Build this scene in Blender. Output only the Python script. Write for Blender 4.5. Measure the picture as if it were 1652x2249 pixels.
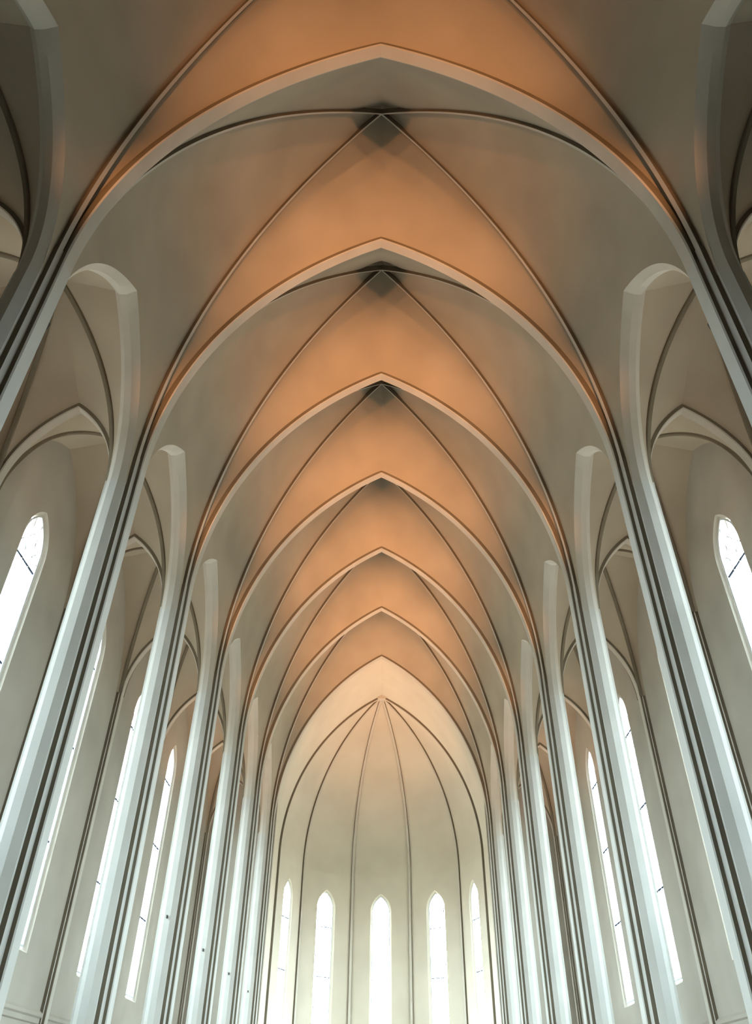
import bpy, math, random
from mathutils import Vector, Matrix

# ------------------------------------------------------------------ scene, camera, world, exposure
scene = bpy.context.scene
for o in list(bpy.data.objects):
    bpy.data.objects.remove(o, do_unlink=True)
col = scene.collection

SKY_STRENGTH = 90.0
LAMP_COLOR = (1.0, 0.45, 0.18)
LAMP_WATT = 5000.0
AISLE_WATT = 130.0

EYE = Vector((0.15, 0.0, 1.6))
F_PX, CX, CY = 1662.0, 826.0, 1124.5
cam_data = bpy.data.cameras.new('camera')
cam_data.sensor_fit = 'HORIZONTAL'
cam_data.sensor_width = 36.0
cam_data.lens = 36.0 * F_PX / 1652.0
cam_data.clip_end = 300
cam = bpy.data.objects.new('camera', cam_data)
col.objects.link(cam)
wy = Vector((840 - CX, -(2450 - CY), -F_PX)).normalized()      # nave axis seen by the camera
wz = Vector((852 - CX, -(-960 - CY), -F_PX))
wz = (wz - wz.dot(wy) * wy).normalized()                       # plumb line seen by the camera
wx = wy.cross(wz)
cam.matrix_world = Matrix.Translation(EYE) @ Matrix((wx, wy, wz)).to_4x4()
scene.camera = cam

world = bpy.data.worlds.new('overcast_sky')
scene.world = world
world.use_nodes = True
wnt = world.node_tree
bg = wnt.nodes['Background']
w_tc = wnt.nodes.new('ShaderNodeTexCoord')
w_sep = wnt.nodes.new('ShaderNodeSeparateXYZ')
w_ramp = wnt.nodes.new('ShaderNodeValToRGB')                    # overcast sky: brighter to the zenith, dim ground below
w_map = wnt.nodes.new('ShaderNodeMapRange')
w_map.inputs['From Min'].default_value = -1
w_map.inputs['From Max'].default_value = 1
wnt.links.new(w_tc.outputs['Generated'], w_sep.inputs['Vector'])
wnt.links.new(w_sep.outputs['Z'], w_map.inputs['Value'])
wnt.links.new(w_map.outputs['Result'], w_ramp.inputs['Fac'])
er = w_ramp.color_ramp.elements
er[0].position, er[0].color = 0.49, (0.085, 0.09, 0.085, 1)
er[1].position, er[1].color = 1.0, (0.64, 0.85, 1.0, 1)
e2 = er.new(0.505)
e2.color = (0.33, 0.41, 0.46, 1)
wnt.links.new(w_ramp.outputs['Color'], bg.inputs['Color'])
bg.inputs['Strength'].default_value = SKY_STRENGTH

scene.view_settings.view_transform = 'Standard'
scene.view_settings.look = 'None'
scene.view_settings.gamma = 1
scene.view_settings.use_curve_mapping = False
scene.view_settings.exposure = 0.08
scene.cycles.max_bounces = 5
scene.cycles.diffuse_bounces = 3
scene.cycles.adaptive_threshold = 0.03
scene.cycles.caustics_reflective = False
scene.cycles.caustics_refractive = False


# ------------------------------------------------------------------ measures (metres)
BAY = 6.0
A1 = 8.54                              # first arch in the picture


def arch_y(k):
    return A1 + BAY * (k - 1)


K_MIN, K_MAX = -2, 7
PIER_X = 6.6
ZS = 14.47                             # springing level
T_A, T_R = 6.05, 12.1                  # nave transverse arch: half span, radius
Z_CROSS = 28.05                        # crossing of the diagonal ribs
WALL_N = 0.31                          # nave wall plane, measured from the pier centre
WALL_X = PIER_X - WALL_N
D0 = (WALL_X, BAY / 2 - 0.2)           # foot of a diagonal, from bay centre
D_L = math.hypot(*D0)
D_H = Z_CROSS - ZS
D_R = (D_L ** 2 + D_H ** 2) / (2 * D_L)
AR_A, AR_R = 2.5, 4.52                 # arcade arch soffit
AR_Z = 13.8                            # arcade springing
AS_Z = 13.9                            # aisle vault springing
AR_C = AR_R - AR_A
CHAM = 0.14
AISLE_X = 8.285
OUT_X = 9.88                           # inner face of the outer wall
AT_A = 1.405
AT_R = (AT_A ** 2 + (16.75 - AS_Z) ** 2) / (2 * AT_A)
AZ_CROSS = 18.5
AD0 = (1.45, 2.8)
AD_L = math.hypot(*AD0)
AD_R = (AD_L ** 2 + (AZ_CROSS - AS_Z) ** 2) / (2 * AD_L)
WF_A, WF_H = 2.75, 4.2                # wall arch over each aisle window
WF_R = (WF_A ** 2 + WF_H ** 2) / (2 * WF_A)
APSE_Y = 50.54
APSE_R = 6.45


# ------------------------------------------------------------------ materials
def plaster(name, c1, c2, scale=0.6, detail=2.0):
    m = bpy.data.materials.new(name)
    m.use_nodes = True
    nt = m.node_tree
    nt.nodes.remove(nt.nodes['Principled BSDF'])
    b = nt.nodes.new('ShaderNodeBsdfDiffuse')
    b.inputs['Roughness'].default_value = 0.4
    nt.links.new(b.outputs['BSDF'], nt.nodes['Material Output'].inputs['Surface'])
    geo = nt.nodes.new('ShaderNodeNewGeometry')
    n1 = nt.nodes.new('ShaderNodeTexNoise')
    n1.inputs['Scale'].default_value = scale
    n1.inputs['Detail'].default_value = detail
    n1.inputs['Roughness'].default_value = 0.6
    nt.links.new(geo.outputs['Position'], n1.inputs['Vector'])
    ramp = nt.nodes.new('ShaderNodeValToRGB')
    ramp.color_ramp.elements[0].position = 0.3
    ramp.color_ramp.elements[0].color = (*c1, 1)
    ramp.color_ramp.elements[1].position = 0.7
    ramp.color_ramp.elements[1].color = (*c2, 1)
    nt.links.new(n1.outputs['Fac'], ramp.inputs['Fac'])
    nt.links.new(ramp.outputs['Color'], b.inputs['Color'])
    return m


def emitter(name, color, strength):
    m = bpy.data.materials.new(name)
    m.use_nodes = True
    nt = m.node_tree
    b = nt.nodes['Principled BSDF']
    n = nt.nodes.new('ShaderNodeTexNoise')
    n.inputs['Scale'].default_value = 1.5
    ramp = nt.nodes.new('ShaderNodeValToRGB')
    ramp.color_ramp.elements[0].color = (color[0] * .94, color[1] * .96, color[2] * .98, 1)
    ramp.color_ramp.elements[1].color = (*color, 1)
    nt.links.new(n.outputs['Fac'], ramp.inputs['Fac'])
    b.inputs['Base Color'].default_value = (.8, .85, .88, 1)
    b.inputs['Roughness'].default_value = 0.25
    nt.links.new(ramp.outputs['Color'], b.inputs['Emission Color'])
    b.inputs['Emission Strength'].default_value = strength
    return m


M_WEB = plaster('sprayed_vault_plaster', (0.40, 0.33, 0.245), (0.48, 0.40, 0.30), scale=0.35)
M_WALL = plaster('beige_wall_plaster', (0.355, 0.31, 0.25), (0.42, 0.37, 0.30), scale=0.4)
M_PIER = plaster('pale_pier_concrete', (0.51, 0.475, 0.415), (0.57, 0.53, 0.465), scale=0.8)
M_RIB = plaster('tan_rib_plaster', (0.51, 0.46, 0.385), (0.57, 0.515, 0.435), scale=0.8)
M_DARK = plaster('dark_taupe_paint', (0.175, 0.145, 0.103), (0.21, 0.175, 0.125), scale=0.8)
M_TAUPE = plaster('taupe_rib_paint', (0.185, 0.150, 0.105), (0.23, 0.19, 0.135), scale=0.8)
M_FLOOR = plaster('grey_stone_floor', (0.30, 0.27, 0.225), (0.38, 0.345, 0.29), scale=0.5)
M_FRAME = plaster('window_frame_paint', (0.50, 0.50, 0.48), (0.60, 0.60, 0.58), scale=3)
M_BAR = plaster('dark_iron_bar', (0.035, 0.045, 0.07), (0.06, 0.07, 0.10), scale=4)
M_METAL = plaster('lamp_housing_metal', (0.06, 0.055, 0.05), (0.09, 0.08, 0.07), scale=6)


def glass(name):
    m = bpy.data.materials.new(name)
    m.use_nodes = True
    nt = m.node_tree
    nt.nodes.remove(nt.nodes['Principled BSDF'])
    out = nt.nodes['Material Output']
    tr = nt.nodes.new('ShaderNodeBsdfTransparent')
    gl = nt.nodes.new('ShaderNodeBsdfGlossy')
    gl.inputs['Roughness'].default_value = 0.15
    n = nt.nodes.new('ShaderNodeTexNoise')
    n.inputs['Scale'].default_value = 1.2
    ramp = nt.nodes.new('ShaderNodeValToRGB')
    ramp.color_ramp.elements[0].color = (0.86, 0.90, 0.90, 1)
    ramp.color_ramp.elements[1].color = (0.94, 0.97, 0.97, 1)
    nt.links.new(n.outputs['Fac'], ramp.inputs['Fac'])
    nt.links.new(ramp.outputs['Color'], tr.inputs['Color'])
    mx = nt.nodes.new('ShaderNodeMixShader')
    mx.inputs['Fac'].default_value = 0.05
    nt.links.new(tr.outputs['BSDF'], mx.inputs[1])
    nt.links.new(gl.outputs['BSDF'], mx.inputs[2])
    nt.links.new(mx.outputs['Shader'], out.inputs['Surface'])
    return m


M_PANE = glass('pale_window_glass')
M_LAMP = emitter('lamp_glass', LAMP_COLOR, 30.0)


# ------------------------------------------------------------------ mesh helpers
def make_mesh(name, verts, faces, mats, fmat=None, smooth=True, angle=32, merge=True):
    me = bpy.data.meshes.new(name)
    me.from_pydata([tuple(v) for v in verts], [], faces)
    for m in mats:
        me.materials.append(m)
    if fmat:
        me.polygons.foreach_set('material_index', fmat)
    if merge:
        import bmesh
        bm = bmesh.new()
        bm.from_mesh(me)
        bmesh.ops.remove_doubles(bm, verts=bm.verts, dist=1e-5)
        bmesh.ops.recalc_face_normals(bm, faces=bm.faces)
        bm.to_mesh(me)
        bm.free()
    if smooth:
        me.polygons.foreach_set('use_smooth', [True] * len(me.polygons))
        me.set_sharp_from_angle(angle=math.radians(angle))
    me.update()
    return me


class MB:
    def __init__(self):
        self.v, self.f, self.m = [], [], []

    def quad_grid(self, rows, mat=0, close=False):
        b = len(self.v)
        nc = len(rows[0])
        for r in rows:
            self.v.extend(r)
        for i in range(len(rows) - 1):
            for j in range(nc - (0 if close else 1)):
                j2 = (j + 1) % nc
                self.f.append((b + i * nc + j, b + i * nc + j2, b + (i + 1) * nc + j2, b + (i + 1) * nc + j))
                self.m.append(mat[j] if isinstance(mat, (list, tuple)) else mat)

    def face(self, pts, mat=0):
        b = len(self.v)
        self.v.extend(pts)
        self.f.append(tuple(range(b, b + len(pts))))
        self.m.append(mat)

    def box(self, c, d, mat=0):
        x, y, z = c
        a, b_, h = d[0] / 2, d[1] / 2, d[2] / 2
        P = [(x + i * a, y + j * b_, z + k * h) for k in (-1, 1) for j in (-1, 1) for i in (-1, 1)]
        b = len(self.v)
        self.v.extend(P)
        for q in ((0, 1, 3, 2), (4, 6, 7, 5), (0, 4, 5, 1), (2, 3, 7, 6), (0, 2, 6, 4), (1, 5, 7, 3)):
            self.f.append(tuple(b + i for i in q))
            self.m.append(mat)

    def prism(self, poly, z0, z1, mats=0, caps=True):
        rows = [[(x, y, z0) for x, y in poly], [(x, y, z1) for x, y in poly]]
        self.quad_grid(rows, mats, close=True)
        if caps:
            self.face(list(reversed(rows[0])))
            self.face(rows[1])

    def mesh(self, name, mats, **k):
        return make_mesh(name, self.v, self.f, mats, self.m, **k)


def empty(name, loc=(0, 0, 0), rz=0.0, parent=None):
    o = bpy.data.objects.new(name, None)
    col.objects.link(o)
    o.location = loc
    o.rotation_euler = (0, 0, rz)
    o.parent = parent
    return o


def put(name, me, parent=None, loc=(0, 0, 0), rz=0.0):
    o = bpy.data.objects.new(name, me)
    col.objects.link(o)
    o.location = loc
    o.rotation_euler = (0, 0, rz)
    o.parent = parent
    return o


def tag(o, label=None, cat=None, group=None, kind=None):
    if label:
        o['label'] = label
    if cat:
        o['category'] = cat
    if group:
        o['group'] = group
    if kind:
        o['kind'] = kind
    return o


def arc(a, R, d, u, zs=ZS):
    """Point on one half of a pointed arch: distance from the centre plane and height (d = offset outwards)."""
    rho, c = R + d, R - a
    ph = u * math.acos(c / rho)
    return rho * math.cos(ph) - c, zs + rho * math.sin(ph)


def arc_at(a, R, d, z, zs=ZS):
    rho, c = R + d, R - a
    s = max(-1.0, min(1.0, (z - zs) / rho))
    return max(0.0, rho * math.sqrt(1 - s * s) - c)


def arc_top(a, R, d, zs=ZS):
    rho, c = R + d, R - a
    return zs + math.sqrt(rho * rho - c * c)


def lerp(p, q, t):
    return tuple(p[i] + (q[i] - p[i]) * t for i in range(3))


# ------------------------------------------------------------------ ribs and arches
def half_arch_rows(a, R, prof, n, zs=ZS):
    """prof: list of (side, offset); returns rows of (dist, side, z)."""
    rows = []
    for i in range(n + 1):
        u = i / n
        r = []
        for s, d in prof:
            x, z = arc(a, R, d, u, zs)
            r.append((x, s, z))
        rows.append(r)
    return rows


def arch_mesh(name, a, R, prof, pm, mats, n=48, zs=ZS):
    """A full pointed arch across local x."""
    rows = half_arch_rows(a, R, prof, n, zs)
    mb = MB()
    mb.quad_grid([[(-x, s, z) for x, s, z in r] for r in rows], pm)
    mb.quad_grid([[(x, s, z) for x, s, z in r] for r in rows], pm)
    return mb.mesh(name, mats)


def rib_mesh(name, foot, R, prof, pm, mats, n=48, centre=(0, 0), zs=ZS, taper=0.0, fade=0.0):
    """Half arch from the crossing (centre) to foot, both in plan."""
    dx, dy = foot[0] - centre[0], foot[1] - centre[1]
    L = math.hypot(dx, dy)
    ex, ey = dx / L, dy / L
    rows = half_arch_rows(L, R, prof, n, zs)
    if fade:
        rows = []
        for i in range(n + 1):
            k = min(1.0, i / n / fade)
            k = k * k * (3 - 2 * k)
            rows.append([(lambda p: (p[0], s, p[1]))(arc(L, R, d if d > 0 else d * k, i / n, zs)) for s, d in prof])
    rows = [[(x, s * (1 - taper * i / n), z) for x, s, z in r] for i, r in enumerate(rows)]
    mb = MB()
    mb.quad_grid([[(centre[0] + ex * x - ey * s, centre[1] + ey * x + ex * s, z) for x, s, z in r] for r in rows], pm)
    return mb.mesh(name, mats)


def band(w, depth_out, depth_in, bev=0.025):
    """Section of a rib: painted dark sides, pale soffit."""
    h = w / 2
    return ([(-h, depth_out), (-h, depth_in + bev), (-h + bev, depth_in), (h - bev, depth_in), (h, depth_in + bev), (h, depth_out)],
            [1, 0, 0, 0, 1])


# ------------------------------------------------------------------ vault surfaces
def z_rows(z0, z1, n, extra=()):
    zs = [z0 + (z1 - z0) * i / n for i in range(n + 1)]
    for e in extra:
        zs = [z for z in zs if abs(z - e) > 0.06] + [e]
    return sorted(zs)


def hollow(x, y):
    """the nave webs rise into a small added hollow that shades each crossing"""
    return 0.5 * math.exp(-(x * x + y * y) / 0.40)  # extra rise in the web, added to darken the crossing


def half_cell(edge, z_apex, apex_pt, cross_pt, diag, z0, z1, n=56, m=8, bulge=0.0, bdir=None):
    rows = []
    for z in z_rows(z0, z1, n, (z_apex,)):
        if z <= z_apex:
            p = edge(z)
        else:
            t = (z - z_apex) / (z1 - z_apex)
            p = lerp(apex_pt, cross_pt, t)
        q = diag(z)
        w = math.dist(p, q)
        r = []
        for j in range(m + 1):
            t = j / m
            b = bulge * w * 4 * t * (1 - t)
            pt = lerp(p, q, t)
            px, py = (pt[0] + bdir[0] * b, pt[1] + bdir[1] * b) if bdir else pt[:2]
            r.append((px, py, z + hollow(px, py) if bdir else z))
        rows.append(r)
    return rows


def diag_pt(z, sx, sy, foot=D0, L=D_L, R=D_R, zs=ZS):
    x = arc_at(L, R, 0.0, z, zs)
    return (sx * foot[0] / L * x, sy * foot[1] / L * x, z)


WEB_D = 0.05
T_TOP = arc_top(T_A, T_R, WEB_D)


def nave_transverse_cell():
    """Cell between the +y transverse arch and the two +y diagonals, bay-centre origin."""
    mb = MB()
    for sx in (-1, 1):
        def edge(z):
            return (sx * arc_at(T_A, T_R, WEB_D, z), BAY / 2 - 0.1, z)
        mb.quad_grid(half_cell(edge, T_TOP, (0, BAY / 2 - 0.1, T_TOP), (0, 0, Z_CROSS),
                               lambda z: diag_pt(z, sx, 1), ZS, Z_CROSS, bulge=0.035, bdir=(sx * 0.85, 0.4)))
    return mb.mesh('nave_cell', [M_WEB])


LAT_ZS = 16.3
LAT_R = (WALL_X ** 2 + (Z_CROSS - LAT_ZS) ** 2) / (2 * WALL_X)


def lat_xmid(z):
    if z <= LAT_ZS:
        return WALL_X
    return arc_at(WALL_X, LAT_R, 0.0, z, LAT_ZS)


def lat_surface(q, z):
    d = diag_pt(z, 1, 1)
    k = abs(q) ** 2.2
    xm = max(lat_xmid(z), d[0])
    x, y = xm * (1 - k) + d[0] * k, q * d[1]
    return (x, y, z + hollow(x, y))


def arcade_outer_z(y):
    """height of the chamfer's outer edge of the arcade arch at distance y from mid bay"""
    rho = AR_R + CHAM
    y = abs(y)
    v = rho * rho - (y + AR_C) ** 2
    return AR_Z + math.sqrt(v) if v > 0 else AR_Z


def nave_lateral_cell():
    mb = MB()
    cols, nz = 48, 50
    columns = []
    for i in range(cols + 1):
        q = -1 + 2 * i / cols
        q = math.copysign(1 - (1 - abs(q)) ** 1.35, q)
        zl = AR_Z
        for _ in range(60):
            zl = 0.5 * zl + 0.5 * arcade_outer_z(q * diag_pt(zl, 1, 1)[1])
        columns.append([lat_surface(q, zl + (Z_CROSS - zl) * (j / nz)) for j in range(nz + 1)])
    mb.quad_grid(columns)
    return mb.mesh('nave_lateral', [M_WEB])


def arcade_arch_mesh():
    """Chamfered arch between two piers; origin at mid bay on the pier line, nave towards -x (right-hand side)."""
    prof = [(-0.15, 0.30), (-0.15, CHAM), (-0.01, 0.0), (0.17, 0.0), (0.31, CHAM), (0.31, 0.25)]
    pm = [0, 0, 0, 0, 0]
    mb = MB()
    n = 40
    for sy in (-1, 1):
        rows = []
        for i in range(n + 1):
            r = []
            for j, (nn, d) in enumerate(prof):
                y, z = arc(AR_A, AR_R, d, i / n, AR_Z)
                x = -nn
                if j >= 4:
                    dy = diag_pt(z, 1, 1)[1]
                    q = max(-1, min(1, y / dy))
                    x = lat_surface(q, z)[0] - PIER_X + (0.0 if j == 4 else 0.03)
                r.append((x, sy * y, z))
            rows.append(r)
        mb.quad_grid(rows, pm)
    return mb.mesh('arcade_arch', [M_RIB])


def aisle_cell_transverse():
    top = arc_top(AT_A, AT_R, 0.1, AS_Z)
    mb = MB()
    for sx in (-1, 1):
        def edge(z):
            return (sx * arc_at(AT_A, AT_R, 0.1, z, AS_Z), BAY / 2 - 0.1, z)
        mb.quad_grid(half_cell(edge, top, (0, BAY / 2 - 0.1, top), (0, 0, AZ_CROSS),
                               lambda z: diag_pt(z, sx, 1, AD0, AD_L, AD_R, AS_Z), AS_Z, AZ_CROSS, n=30, m=6))
    return mb.mesh('aisle_cell', [M_WEB])


def aisle_cell_side(a, R, d, x_plane, zs):
    top = arc_top(a, R, d, zs)
    mb = MB()
    sx = 1 if x_plane > 0 else -1
    for sy in (-1, 1):
        def edge(z):
            return (x_plane, sy * arc_at(a, R, d, z, zs), z)
        mb.quad_grid(half_cell(edge, top, (x_plane, 0, top), (0, 0, AZ_CROSS),
                               lambda z: diag_pt(z, sx, sy, AD0, AD_L, AD_R, AS_Z), AS_Z, AZ_CROSS, n=34, m=6))
    return mb.mesh('aisle_side_cell', [M_WEB])


# ------------------------------------------------------------------ windows and window walls
def lancet(hw, z0, zs, c, n=10):
    """outline of a pointed opening from lower left over the tip to lower right (t, z)"""
    R = hw + c
    pm = math.acos(c / R)
    left = [(-hw, z0)] + [(-(R * math.cos(pm * i / n) - c), zs + R * math.sin(pm * i / n)) for i in range(n + 1)]
    return left + [(-t, z) for t, z in reversed(left[:-1])]


def window_wall_mesh(name, half, z0, z1, hw, sill, zs, c, depth=0.21, splay=0.11, mat=None):
    """Wall panel in local (t, outward, z) with a splayed pointed opening; hw is the half width at the glass."""
    mb = MB()
    inner = lancet(hw + splay, sill - 0.12, zs, c)
    outer = [(t, z) for t, z in lancet(hw, sill, zs, c)]
    nl = len(inner) // 2
    left = inner[:nl + 1]
    for sgn in (-1, 1):
        rows = [[(sgn * half, 0, z), (sgn * abs(t), 0, z)] for t, z in left]
        mb.quad_grid(rows)
        tip = left[-1][1]
        mb.quad_grid([[(sgn * half, 0, tip), (0, 0, tip)], [(sgn * half, 0, z1), (0, 0, z1)]])
        zb = left[0][1]
        mb.quad_grid([[(sgn * half, 0, z0), (sgn * (hw + splay), 0, z0)], [(sgn * half, 0, zb), (sgn * (hw + splay), 0, zb)]])
    mb.quad_grid([[(-(hw + splay), 0, z0), (hw + splay, 0, z0)], [(-(hw + splay), 0, zb), (hw + splay, 0, zb)]])
    loop_i = [(t, 0, z) for t, z in inner]
    loop_o = [(t, depth, z) for t, z in outer]
    mb.quad_grid([loop_i, loop_o], close=True)
    # outer face of the wall, so that the wall has its thickness
    loop_b = [(t, depth + 0.18, z) for t, z in outer]
    mb.quad_grid([loop_o, loop_b], close=True)
    for sgn in (-1, 1):
        rows = [[(sgn * half, depth + 0.18, z), (sgn * abs(t), depth + 0.18, z)] for t, z in outer[:nl + 1]]
        mb.quad_grid(rows)
        tip = outer[nl][1]
        mb.quad_grid([[(sgn * half, depth + .18, tip), (0, depth + .18, tip)], [(sgn * half, depth + .18, z1), (0, depth + .18, z1)]])
        mb.quad_grid([[(sgn * half, depth + .18, z0), (0, depth + .18, z0)], [(sgn * half, depth + .18, sill), (0, depth + .18, sill)]])
    return mb.mesh(name, [mat or M_WALL], angle=25)


def lancet_x(z, hw, zs, c):
    if z <= zs:
        return hw
    R = hw + c
    return max(0.0, math.sqrt(max(0, R * R - (z - zs) ** 2)) - c)


class WindowKit:
    """Meshes of one kind of lancet window (three lights); local (t, outward, z)."""

    def __init__(self, name, hw, sill, zs, c, transoms, depth=0.195):
        self.parts = []
        d = depth
        tip = zs + math.sqrt((hw + c) ** 2 - c * c)
        self.size = (2 * hw, tip - sill)
        self.mid = (tip + sill) / 2
        # frame round the opening
        mb = MB()
        o = lancet(hw, sill, zs, c)
        i = lancet(hw - 0.055, sill + 0.055, zs, c)
        for (dy0, dy1) in ((0.0, -0.10),):
            mb.quad_grid([[(t, d + dy1, z) for t, z in o], [(t, d + dy1, z) for t, z in i], [(t, d + 0.02, z) for t, z in i]], close=True)
        self.parts.append(('frame', mb.mesh(name + '_frame', [M_FRAME], smooth=False)))
        hi = hw - 0.05
        mx = hi / 3 + 0.005
        top = zs + math.sqrt((hw - 0.055 + c) ** 2 - (mx + c) ** 2)
        for sx in (-1, 1):
            mb = MB()
            mb.box((sx * mx, d - 0.04, (sill + top) / 2), (0.026, 0.07, top - sill))
            self.parts.append(('mullion', mb.mesh(name + '_mullion', [M_FRAME], smooth=False)))
        # small pointed heads: tracery
        def bar_path(pts, r=0.012):
            mb = MB()
            rows = []
            for k, (t, z) in enumerate(pts):
                a = pts[max(0, k - 1)]
                b = pts[min(len(pts) - 1, k + 1)]
                tx, tz = b[0] - a[0], b[1] - a[1]
                ln = math.hypot(tx, tz) or 1
                nx, nz = -tz / ln, tx / ln
                rows.append([(t + nx * r, d - 0.07, z + nz * r), (t + nx * r, d - 0.01, z + nz * r),
                             (t - nx * r, d - 0.01, z - nz * r), (t - nx * r, d - 0.07, z - nz * r)])
            mb.quad_grid(rows, close=True)
            return mb.mesh(name + '_tracery', [M_FRAME], smooth=False)
        lw = mx * 2
        for cx, zb in ((-mx * 2 + 0.005, zs - 0.35), (0.0, zs + 0.10), (mx * 2 - 0.005, zs - 0.35)):
            w = lw / 2
            pts = []
            for sgn in (-1, 1):
                seg = []
                for k in range(7):
                    ph = math.radians(60) * k / 6
                    seg.append((cx + sgn * (2 * w * math.cos(ph) - w), zb + 2 * w * math.sin(ph)))
                pts += seg if sgn < 0 else list(reversed(seg))[1:]
            self.parts.append(('tracery', bar_path(pts)))
        for z in transoms:
            mb = MB()
            x = lancet_x(z, hi, zs, c)
            mb.box((0, d - 0.05, z), (2 * x, 0.035, 0.045))
            self.parts.append(('transom', mb.mesh(name + '_transom', [M_BAR], smooth=False)))
        # panes: three lights between the transoms
        zz = [sill + 0.03] + sorted(transoms) + [zs + math.sqrt((hw + c) ** 2 - c * c)]
        lims = [(-hi, -mx), (-mx, mx), (mx, hi)]
        for r in range(len(zz) - 1):
            for (t0, t1) in lims:
                mb = MB()
                rows = []
                n = 2 if zz[r + 1] <= zs else 14
                for k in range(n + 1):
                    z = zz[r] + (zz[r + 1] - zz[r]) * k / n
                    lim = lancet_x(z, hw - 0.02, zs, c)
                    a, b = max(-lim, min(lim, t0)), max(-lim, min(lim, t1))
                    if b - a < 1e-4:
                        if rows:
                            rows.append([(a, d, z), (b, d, z)])
                        break
                    rows.append([(a, d, z), (b, d, z)])
                if len(rows) > 1:
                    mb.quad_grid(rows)
                    self.parts.append(('pane', mb.mesh(name + '_pane', [M_PANE], smooth=False)))


WIN_N = [0]


def place_window(kit, loc, rz, label):
    WIN_N[0] += 1
    r = empty('window_%d' % WIN_N[0], loc, rz)
    tag(r, label, kind='structure')
    for nm, me in kit.parts:
        put(nm, me, r)
    li = bpy.data.lights.new('sky_portal', 'AREA')          # samples the sky through the opening, gives no light of its own
    li.shape = 'RECTANGLE'
    li.size, li.size_y = kit.size
    li.cycles.is_portal = True
    o = bpy.data.objects.new('sky_portal', li)
    col.objects.link(o)
    o.parent = r
    o.location = (0, 0.5, kit.mid)
    o.rotation_euler = (-math.pi / 2, 0, 0)
    return r


# ------------------------------------------------------------------ floor and closing walls
mb = MB()
mb.box((0, 23, -0.1), (24, 72, 0.2))
tag(put('floor', mb.mesh('floor', [M_FLOOR], smooth=False)), 'grey stone church floor below the picture', kind='structure')

mb = MB()
mb.box((0, arch_y(K_MIN) - 0.2, 14.5), (21.5, 0.4, 29))
wall_back = tag(put('wall_back', mb.mesh('wall_back', [M_WALL], smooth=False)), 'plain plaster end wall behind the viewer', kind='structure')

mb = MB()
yr0, yr1 = arch_y(K_MIN) - 0.4, arch_y(K_MAX) + 0.45
mb.box((0, (yr0 + yr1) / 2, 30.2), (21.5, yr1 - yr0, 0.4))  # unseen shell over the vaults, added to stop sky light leaking in
for sx in (-1, 1):
    mb.box((sx * 10.6, (yr0 + yr1) / 2, 24.6), (0.3, yr1 - yr0, 11.2))
    mb.box((sx * 8.6, yr1 - 0.1, 25.0), (4.2, 0.2, 10.4))
mb.box((0, yr1 - 0.1, 27.9), (13.2, 0.2, 4.6))
tag(put('roof', mb.mesh('roof', [M_WALL], smooth=False)), 'unseen roof slab and upper walls added above the vaults to block sky light', kind='structure')

# ------------------------------------------------------------------ nave ceiling
ceiling = tag(empty('ceiling', (0, 0, 0)), 'ribbed pointed vaults of the nave, warmly lit along the crown', kind='structure')
cell_t = nave_transverse_cell()
cell_l = nave_lateral_cell()
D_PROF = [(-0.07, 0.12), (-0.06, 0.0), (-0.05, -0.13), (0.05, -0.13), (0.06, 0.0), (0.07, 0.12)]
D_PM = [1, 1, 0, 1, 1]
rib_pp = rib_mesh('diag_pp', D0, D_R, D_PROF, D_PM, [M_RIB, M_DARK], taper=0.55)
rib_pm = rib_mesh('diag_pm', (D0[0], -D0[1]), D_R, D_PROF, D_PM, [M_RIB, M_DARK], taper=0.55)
for b in range(K_MIN, K_MAX):
    yc = arch_y(b) + BAY / 2
    for rz in (0, math.pi):
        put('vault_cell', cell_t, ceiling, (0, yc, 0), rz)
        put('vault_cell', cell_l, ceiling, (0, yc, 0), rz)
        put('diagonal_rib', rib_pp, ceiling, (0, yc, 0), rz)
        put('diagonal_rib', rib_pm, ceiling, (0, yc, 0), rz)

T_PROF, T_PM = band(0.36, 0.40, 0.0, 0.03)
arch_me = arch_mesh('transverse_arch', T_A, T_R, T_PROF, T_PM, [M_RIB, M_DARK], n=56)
ORD = ['', 'nearest', 'second', 'third', 'fourth', 'fifth', 'sixth', 'seventh']
for k in range(K_MIN + 1, K_MAX + 1):
    if k < 1:
        put('transverse_arch', arch_me, ceiling, (0, arch_y(k), 0))
        continue
    o = put('nave_arch', arch_me, None, (0, arch_y(k), 0))
    lab = {1: 'broad pointed arch nearest the viewer, spanning the top of the picture',
           7: 'farthest and smallest pointed nave arch, framing the pale apse'}.get(
        k, '%s pointed arch from the viewer, spanning the nave between piers' % ORD[k])
    tag(o, lab, 'arch', 'pointed arches across the nave')

# ------------------------------------------------------------------ arcade walls
arcade_me = arcade_arch_mesh()
for side, sx in (('left', -1), ('right', 1)):
    w = tag(empty('wall_arcade_%s' % side), 'row of pointed arcade openings between the %s piers' % side, kind='structure')
    for b in range(K_MIN, K_MAX):
        put('arcade_arch', arcade_me, w, (sx * PIER_X, arch_y(b) + BAY / 2, 0), 0 if sx > 0 else math.pi)

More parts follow.
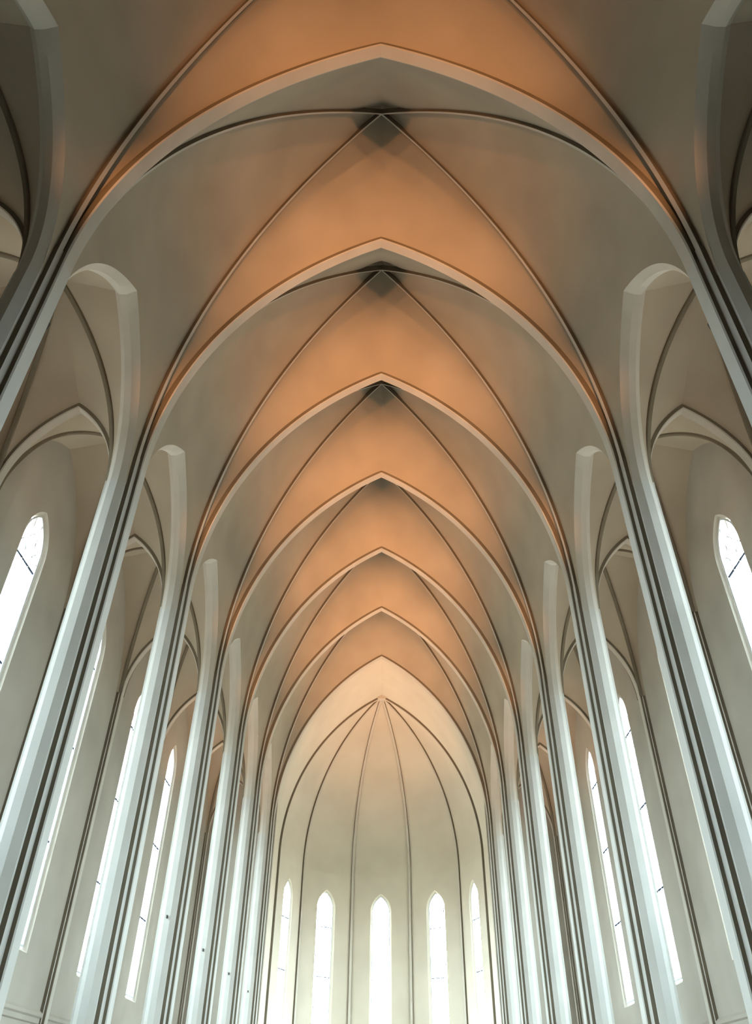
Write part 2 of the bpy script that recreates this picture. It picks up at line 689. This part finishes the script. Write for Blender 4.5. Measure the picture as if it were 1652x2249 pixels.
# ------------------------------------------------------------------ piers
def pier_meshes():
    core = [(0.31, -0.36), (0.17, -0.5), (-0.01, -0.5), (-0.15, -0.36), (-0.15, 0.36), (-0.01, 0.5), (0.17, 0.5), (0.31, 0.36)]
    mb = MB()
    mb.prism(core, 0.3, ZS)
    inner = [(0.30, -0.33), (-0.14, -0.33), (-0.14, 0.33), (0.30, 0.33)]
    mb.prism(inner, ZS, 16.2)
    core_me = mb.mesh('pier_core', [M_PIER], angle=20)
    h = 0.18
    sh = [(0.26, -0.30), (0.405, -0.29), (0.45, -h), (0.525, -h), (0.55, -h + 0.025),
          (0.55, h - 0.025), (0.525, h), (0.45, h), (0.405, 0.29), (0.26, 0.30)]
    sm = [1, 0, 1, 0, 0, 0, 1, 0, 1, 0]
    mb = MB()
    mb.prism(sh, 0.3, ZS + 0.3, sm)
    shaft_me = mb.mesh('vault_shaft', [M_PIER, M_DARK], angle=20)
    a = 0.14
    sh2 = [(-0.13, -0.29), (-0.235, -0.27), (-0.24, -a), (-0.26, -a), (-0.28, -a + .02), (-0.28, a - .02), (-0.26, a), (-0.24, a), (-0.235, .27), (-0.13, .29)]
    mb = MB()
    mb.prism(sh2, 0.3, AS_Z + 0.05)
    aisle_me = mb.mesh('aisle_shaft', [M_PIER], angle=20)
    mb = MB()
    pl = [(0.68, -0.4), (0.42, -0.66), (-0.26, -0.66), (-0.5, -0.42), (-0.5, 0.42), (-0.26, 0.66), (0.42, 0.66), (0.68, 0.4)]
    p2 = [(x * 0.93 if x > 0 else x * .93, y * 0.93) for x, y in pl]
    mb.prism(pl, 0.0, 0.22)
    mb.prism(p2, 0.22, 0.34)
    plinth = mb.mesh('plinth', [M_PIER], angle=20)
    mb = MB()
    mb.box((0.08, -0.508, 6.33), (0.05, 0.016, 0.08))
    pts = [(0.08 + 0.012 * math.cos(t), 0.012 * math.sin(t)) for t in [i * math.pi / 4 for i in range(8)]]
    mb.quad_grid([[(x, -0.51, 6.33 + z) for x, z in pts], [(x, -0.56, 6.33 + z) for x, z in pts]], close=True)
    mb.box((0.08, -0.56, 6.35), (0.03, 0.02, 0.06))
    hook = mb.mesh('hook', [M_METAL], smooth=False)
    # flood lamp on the far side of the pier
    mb = MB()
    mb.box((0.22, 0.44, 13.30), (0.05, 0.08, 0.06))
    ring = lambda r, k: [(0.27 + r * math.cos(t), 0.49 + r * math.sin(t), 13.24 + k) for t in [i * math.pi / 6 for i in range(12)]]
    mb.quad_grid([ring(0.035, 0), ring(0.055, 0.03), ring(0.065, 0.16), ring(0.058, 0.16), ring(0.05, 0.13)], close=True)
    mb.face(ring(0.035, 0))
    lamp = mb.mesh('lamp_housing', [M_METAL], smooth=False)
    mb = MB()
    mb.box((0.0, 0.52, 11.50), (0.05, 0.08, 0.06))
    ring2 = lambda r, k: [(-0.02 + r * math.cos(t), 0.60 + r * math.sin(t), 11.44 + k) for t in [i * math.pi / 6 for i in range(12)]]
    mb.quad_grid([ring2(0.03, 0), ring2(0.045, 0.03), ring2(0.055, 0.14), ring2(0.05, 0.14), ring2(0.042, 0.11)], close=True)
    mb.face(ring2(0.03, 0))
    lamp2 = mb.mesh('aisle_lamp_housing', [M_METAL], smooth=False)
    mb = MB()
    mb.face(ring(0.05, 0.135))
    lens = mb.mesh('lamp_lens', [M_LAMP], smooth=False)
    return core_me, shaft_me, aisle_me, plinth, hook, lamp, lens, lamp2


core_me, shaft_me, aisle_me, plinth_me, hook_me, lamp_me, lens_me, lamp2_me = pier_meshes()


def mirrored(me):
    m2 = me.copy()
    for v in m2.vertices:
        v.co.y = -v.co.y
    m2.flip_normals()
    return m2


lamp_mirror, lens_mirror, lamp2_mirror = mirrored(lamp_me), mirrored(lens_me), mirrored(lamp2_me)


def add_aisle_spot(side, k, power):
    li = bpy.data.lights.new('aisle_lamp', 'SPOT')
    li.energy = power
    li.color = LAMP_COLOR
    li.spot_size = math.radians(95)
    li.spot_blend = 1.0
    li.shadow_soft_size = 0.05
    o = bpy.data.objects.new('aisle_lamp', li)
    col.objects.link(o)
    src = Vector((side * (PIER_X + 0.02), arch_y(k) + 0.60, 11.60))
    tgt = Vector((side * 8.6, arch_y(k) + 3.2, 17.5))
    o.location = src
    o.rotation_euler = (tgt - src).to_track_quat('-Z', 'Y').to_euler()
    return o


def add_spot(side, k, power):
    li = bpy.data.lights.new('flood_lamp', 'SPOT')
    li.energy = power
    li.color = LAMP_COLOR
    li.spot_size = math.radians(41 if k < 7 else 80)
    li.spot_blend = 1.0
    li.shadow_soft_size = 0.30
    o = bpy.data.objects.new('flood_lamp', li)
    col.objects.link(o)
    src = Vector((side * (PIER_X - 0.27), arch_y(k) + 0.49, 13.45))
    tgt = Vector((-side * 0.4, arch_y(k) + (16.6 if k < 7 else 5.5), 24.3 if k < 7 else 21.0))
    o.location = src
    o.rotation_euler = (tgt - src).to_track_quat('-Z', 'Y').to_euler()
    return o


NAMES = {1: 'first', 2: 'second', 3: 'third', 4: 'fourth', 5: 'fifth', 6: 'sixth', 7: 'seventh'}
for side, sx in (('left', -1), ('right', 1)):
    for k in range(K_MIN + 1, K_MAX + 1):
        loc = (sx * PIER_X, arch_y(k), 0)
        p = empty('nave_pier' if k >= 1 else 'pillar', loc, 0 if sx < 0 else math.pi)
        if k < 1:
            tag(p, 'pier on the %s beside the viewer, outside the picture' % side, kind='structure')
        elif k == 1:
            tag(p, 'fluted white pier nearest the viewer on the %s, cut off by the picture edge' % side, 'pier', 'piers along the nave')
        elif k == 7:
            tag(p, 'last and farthest fluted pier on the %s, next to the apse' % side, 'pier', 'piers along the nave')
        else:
            tag(p, '%s fluted white pier from the front in the %s row' % (NAMES[k], side), 'pier', 'piers along the nave')
        put('pier_core', core_me, p)
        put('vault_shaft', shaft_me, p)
        put('aisle_shaft', aisle_me, p)
        put('plinth', plinth_me, p)
        if k >= 4:
            put('hook', hook_me, p)
        if True:
            # the lamp stands on the +y side of both rows
            if sx < 0:
                lp = put('lamp_housing', lamp_me, p)
            else:
                lp = put('lamp_housing', lamp_mirror, p)
            put('lamp_lens', lens_me if sx < 0 else lens_mirror, lp)
            if 1 <= k < 7:
                put('lamp_housing', lamp2_me if sx < 0 else lamp2_mirror, p)
                add_aisle_spot(sx, k, AISLE_WATT * (3.5 if k >= 5 else 1.0))
            add_spot(sx, k, LAMP_WATT * {5: 0.42, 6: 0.20, 7: 0.40}.get(k, 1.0))

for sx in (-1, 1):                                             # two lamps on the end wall light the first bay
    lp = put('lamp_housing', lamp_me if sx < 0 else lamp_mirror, wall_back, (sx * PIER_X, arch_y(K_MIN), 0), 0 if sx < 0 else math.pi)
    put('lamp_lens', lens_me if sx < 0 else lens_mirror, lp)
    add_spot(sx, K_MIN, LAMP_WATT * 0.7)

# ------------------------------------------------------------------ aisles
ac_t = aisle_cell_transverse()
ac_p = aisle_cell_side(AR_A, AR_R, CHAM, AISLE_X - (PIER_X + 0.15), AR_Z)
ac_w = aisle_cell_side(WF_A, WF_R, 0.0, -(OUT_X - AISLE_X), AS_Z)
AD_PROF, AD_PM = band(0.13, 0.08, -0.08, 0.02)
AR_pp = rib_mesh('aisle_diag_pp', AD0, AD_R, AD_PROF, AD_PM, [M_TAUPE, M_TAUPE], n=28, zs=AS_Z, fade=0.3)
AR_pm = rib_mesh('aisle_diag_pm', (AD0[0], -AD0[1]), AD_R, AD_PROF, AD_PM, [M_TAUPE, M_TAUPE], n=28, zs=AS_Z, fade=0.3)
AT_PROF, AT_PM = band(0.28, 0.30, 0.0, 0.025)
aisle_arch_me = arch_mesh('aisle_arch', AT_A, AT_R, AT_PROF, AT_PM, [M_RIB, M_TAUPE], n=30, zs=AS_Z)

A_SILL, A_HW, A_ZS, A_C = 5.2, 0.68, 14.25, 0.60
panel_me = window_wall_mesh('aisle_wall_panel', BAY / 2, 0.0, 19.2, A_HW, A_SILL, A_ZS, A_C)
mb = MB()
mb.box((0, 0.3, 9.6), (BAY, 0.6, 19.2))
blank_me = mb.mesh('aisle_blank_panel', [M_WALL], smooth=False)
aisle_kit = WindowKit('aisle_window', A_HW, A_SILL, A_ZS, A_C, (8.0, 10.9, 13.75))

mb = MB()
g = 0.19
resp = [(0.0, -g), (0.095, -g), (0.095, -0.12), (0.17, -0.12), (0.19, -0.10), (0.19, 0.10), (0.17, 0.12), (0.095, 0.12), (0.095, g), (0.0, g)]
mb.prism(resp, 0.0, AS_Z + 0.05, [1, 0, 1, 0, 0, 0, 1, 0, 1, 0])
resp_me = mb.mesh('wall_shaft', [M_RIB, M_TAUPE], smooth=False)
mb = MB()
led = [(0.0, 3.55), (0.05, 3.58), (0.05, 3.70), (0.10, 3.74), (0.10, 3.82), (0.0, 3.90)]
mb.quad_grid([[(y, -x, z) for x, z in led] for y in (-BAY / 2 + 0.16, BAY / 2 - 0.16)])
ledge_me = mb.mesh('ledge', [M_WALL], smooth=False)

for side, sx in (('left', -1), ('right', 1)):
    rzb = 0 if sx < 0 else math.pi
    w = tag(empty('wall_%s' % side), 'outer %s aisle wall with tall lancet windows' % side, kind='structure')
    ce = tag(empty('ceiling_aisle_%s' % side), 'narrow ribbed vaults over the %s aisle' % side, kind='structure')
    for b in range(K_MIN, K_MAX):
        yc = arch_y(b) + BAY / 2
        put('wall_panel', panel_me if b >= 1 else blank_me, w, (sx * OUT_X, yc, 0), math.pi / 2 if sx < 0 else -math.pi / 2)
        put('ledge', ledge_me, w, (sx * OUT_X, yc, 0), math.pi / 2 if sx < 0 else -math.pi / 2)
        if b >= 1:
            place_window(aisle_kit, (sx * OUT_X, yc, 0), math.pi / 2 if sx < 0 else -math.pi / 2,
                         'tall bright lancet window of the %s aisle in the %s bay from the viewer' % (side, NAMES[b]))
        for r2 in (0, math.pi):
            put('vault_cell', ac_t, ce, (sx * AISLE_X, yc, 0), r2)
            put('diagonal_rib', AR_pp, ce, (sx * AISLE_X, yc, 0), r2)
            put('diagonal_rib', AR_pm, ce, (sx * AISLE_X, yc, 0), r2)
        put('vault_cell', ac_p, ce, (sx * AISLE_X, yc, 0), rzb)
        put('vault_cell', ac_w, ce, (sx * AISLE_X, yc, 0), rzb)
    for k in range(K_MIN + 1, K_MAX + 1):
        put('wall_shaft', resp_me, w, (sx * OUT_X, arch_y(k), 0), rzb)
        if k < 1:
            put('transverse_arch', aisle_arch_me, ce, (sx * AISLE_X, arch_y(k), 0))
            continue
        o = put('aisle_arch', aisle_arch_me, None, (sx * AISLE_X, arch_y(k), 0))
        tag(o, 'narrow pointed arch across the %s aisle behind the %s pier from the viewer' % (side, NAMES[k]), 'arch', 'pointed arches across the aisles')
    # end wall of the aisle
    mb = MB()
    mb.box((sx * (OUT_X + WALL_X) / 2, arch_y(K_MAX) + 0.25, 9.8), (OUT_X - WALL_X + 0.6, 0.3, 19.6))
    put('end_panel', mb.mesh('aisle_end', [M_WALL], smooth=False), w)

# ------------------------------------------------------------------ chancel and apse
y7 = arch_y(K_MAX)
CH = (APSE_Y - y7) / 2
M_APSE = plaster('pale_apse_plaster', (0.56, 0.495, 0.395), (0.63, 0.56, 0.45), scale=0.35)
chancel_panel = window_wall_mesh('chancel_panel', CH, 0.0, ZS, 0.6, 3.0, 12.3, 0.55, mat=M_APSE)
chancel_kit = WindowKit('apse_window', 0.6, 3.0, 12.3, 0.55, (5.6, 8.4, 11.2))
for side, sx in (('left', -1), ('right', 1)):
    rz = math.pi / 2 if sx < 0 else -math.pi / 2
    w = tag(empty('wall_chancel_%s' % side), 'short %s chancel wall between last pier and apse' % side, kind='structure')
    put('wall_panel', chancel_panel, w, (sx * APSE_R, (y7 + APSE_Y) / 2, 0), rz)
    place_window(chancel_kit, (sx * APSE_R, (y7 + APSE_Y) / 2, 0), rz, 'sliver of a lancet window in the %s chancel wall' % side)

ceil_a = tag(empty('ceiling_apse'), 'pale pointed half dome of the apse with thin dark ribs', kind='structure')
mb = MB()
n = 48
AP_R2 = (APSE_R ** 2 + 10.6 ** 2) / (2 * APSE_R)
for sx in (-1, 1):
    rows = []
    for i in range(n + 1):
        x, z = arc(APSE_R, AP_R2, 0, i / n)
        rows.append([(sx * x, y7 + (APSE_Y - y7) * j / 6, z) for j in range(7)])
    mb.quad_grid(rows)
put('vault_cell', mb.mesh('chancel_cell', [M_APSE]), ceil_a)

wall_a = tag(empty('wall_apse', (0, APSE_Y, 0)), 'many-sided apse wall with lancet windows', kind='structure')
half = APSE_R * math.sin(math.radians(18))
inr = APSE_R * math.cos(math.radians(18))
apse_panel = window_wall_mesh('apse_panel', half, 0.0, ZS, 0.6, 3.0, 12.3, 0.55, mat=M_APSE)
for i, ang in enumerate((-72, -36, 0, 36, 72)):
    a = math.radians(ang)
    loc = (inr * math.sin(a), APSE_Y + inr * math.cos(a), 0)
    put('wall_panel', apse_panel, wall_a, (loc[0], loc[1] - APSE_Y, 0), -a)
    lab = {-72: 'narrow lancet window at the far left of the apse', -36: 'bright lancet window left of the apse centre',
           0: 'bright central lancet window of the apse', 36: 'bright lancet window right of the apse centre',
           72: 'narrow lancet window at the far right of the apse'}[ang]
    place_window(chancel_kit, loc, -a, lab)
    # cell of the half dome, slightly hollowed between its ribs
    mb = MB()
    rows = []
    for r in range(n + 1):
        x, z = arc(APSE_R, AP_R2, 0, r / n)
        row = []
        blend = min(1.0, r / (n * 0.18))
        for j in range(13):
            t = -1 + 2 * j / 12
            th = a + math.radians(18) * t
            flat = math.cos(math.radians(18)) / math.cos(math.radians(18) * t)
            rad = x * (flat + (1.0 - flat) * blend * 0.75)
            row.append((rad * math.sin(th), APSE_Y + rad * math.cos(th), z))
        rows.append(row)
    mb.quad_grid(rows)
    put('vault_cell', mb.mesh('apse_cell', [M_APSE]), ceil_a)

A_PROF, A_PM = band(0.16, 0.12, -0.15, 0.015)
for ang in (-90, -54, -18, 18, 54, 90):
    a = math.radians(ang)
    e = (math.sin(a), math.cos(a))
    # upper rib
    rows = half_arch_rows(APSE_R, AP_R2, A_PROF, 48)
    mb = MB()
    mb.quad_grid([[(e[0] * x - e[1] * s, APSE_Y + e[1] * x + e[0] * s, z) for x, s, z in r] for r in rows], A_PM)
    put('apse_rib', mb.mesh('apse_rib', [M_RIB, M_DARK]), ceil_a)
    mb = MB()
    rows = []
    for z in (0.0, ZS):
        rows.append([(e[0] * (APSE_R + d) - e[1] * s, e[1] * (APSE_R + d) + e[0] * s, z) for s, d in A_PROF])
    mb.quad_grid(rows, A_PM)
    put('wall_shaft', mb.mesh('apse_shaft', [M_RIB, M_DARK], smooth=False), wall_a)
# keystone
mb = MB()
ztop = arc_top(APSE_R, AP_R2, -0.06)
kp = [(0.30 * math.sin(math.radians(t)), 0.30 * math.cos(math.radians(t))) for t in range(-90, 91, 18)]
mb.prism([(x, APSE_Y - 0.10 + y) for x, y in kp] + [(0.30, APSE_Y - 0.2), (-0.30, APSE_Y - 0.2)], ztop - 0.20, ztop + 0.1)
put('keystone', mb.mesh('keystone', [M_RIB], smooth=False), ceil_a)
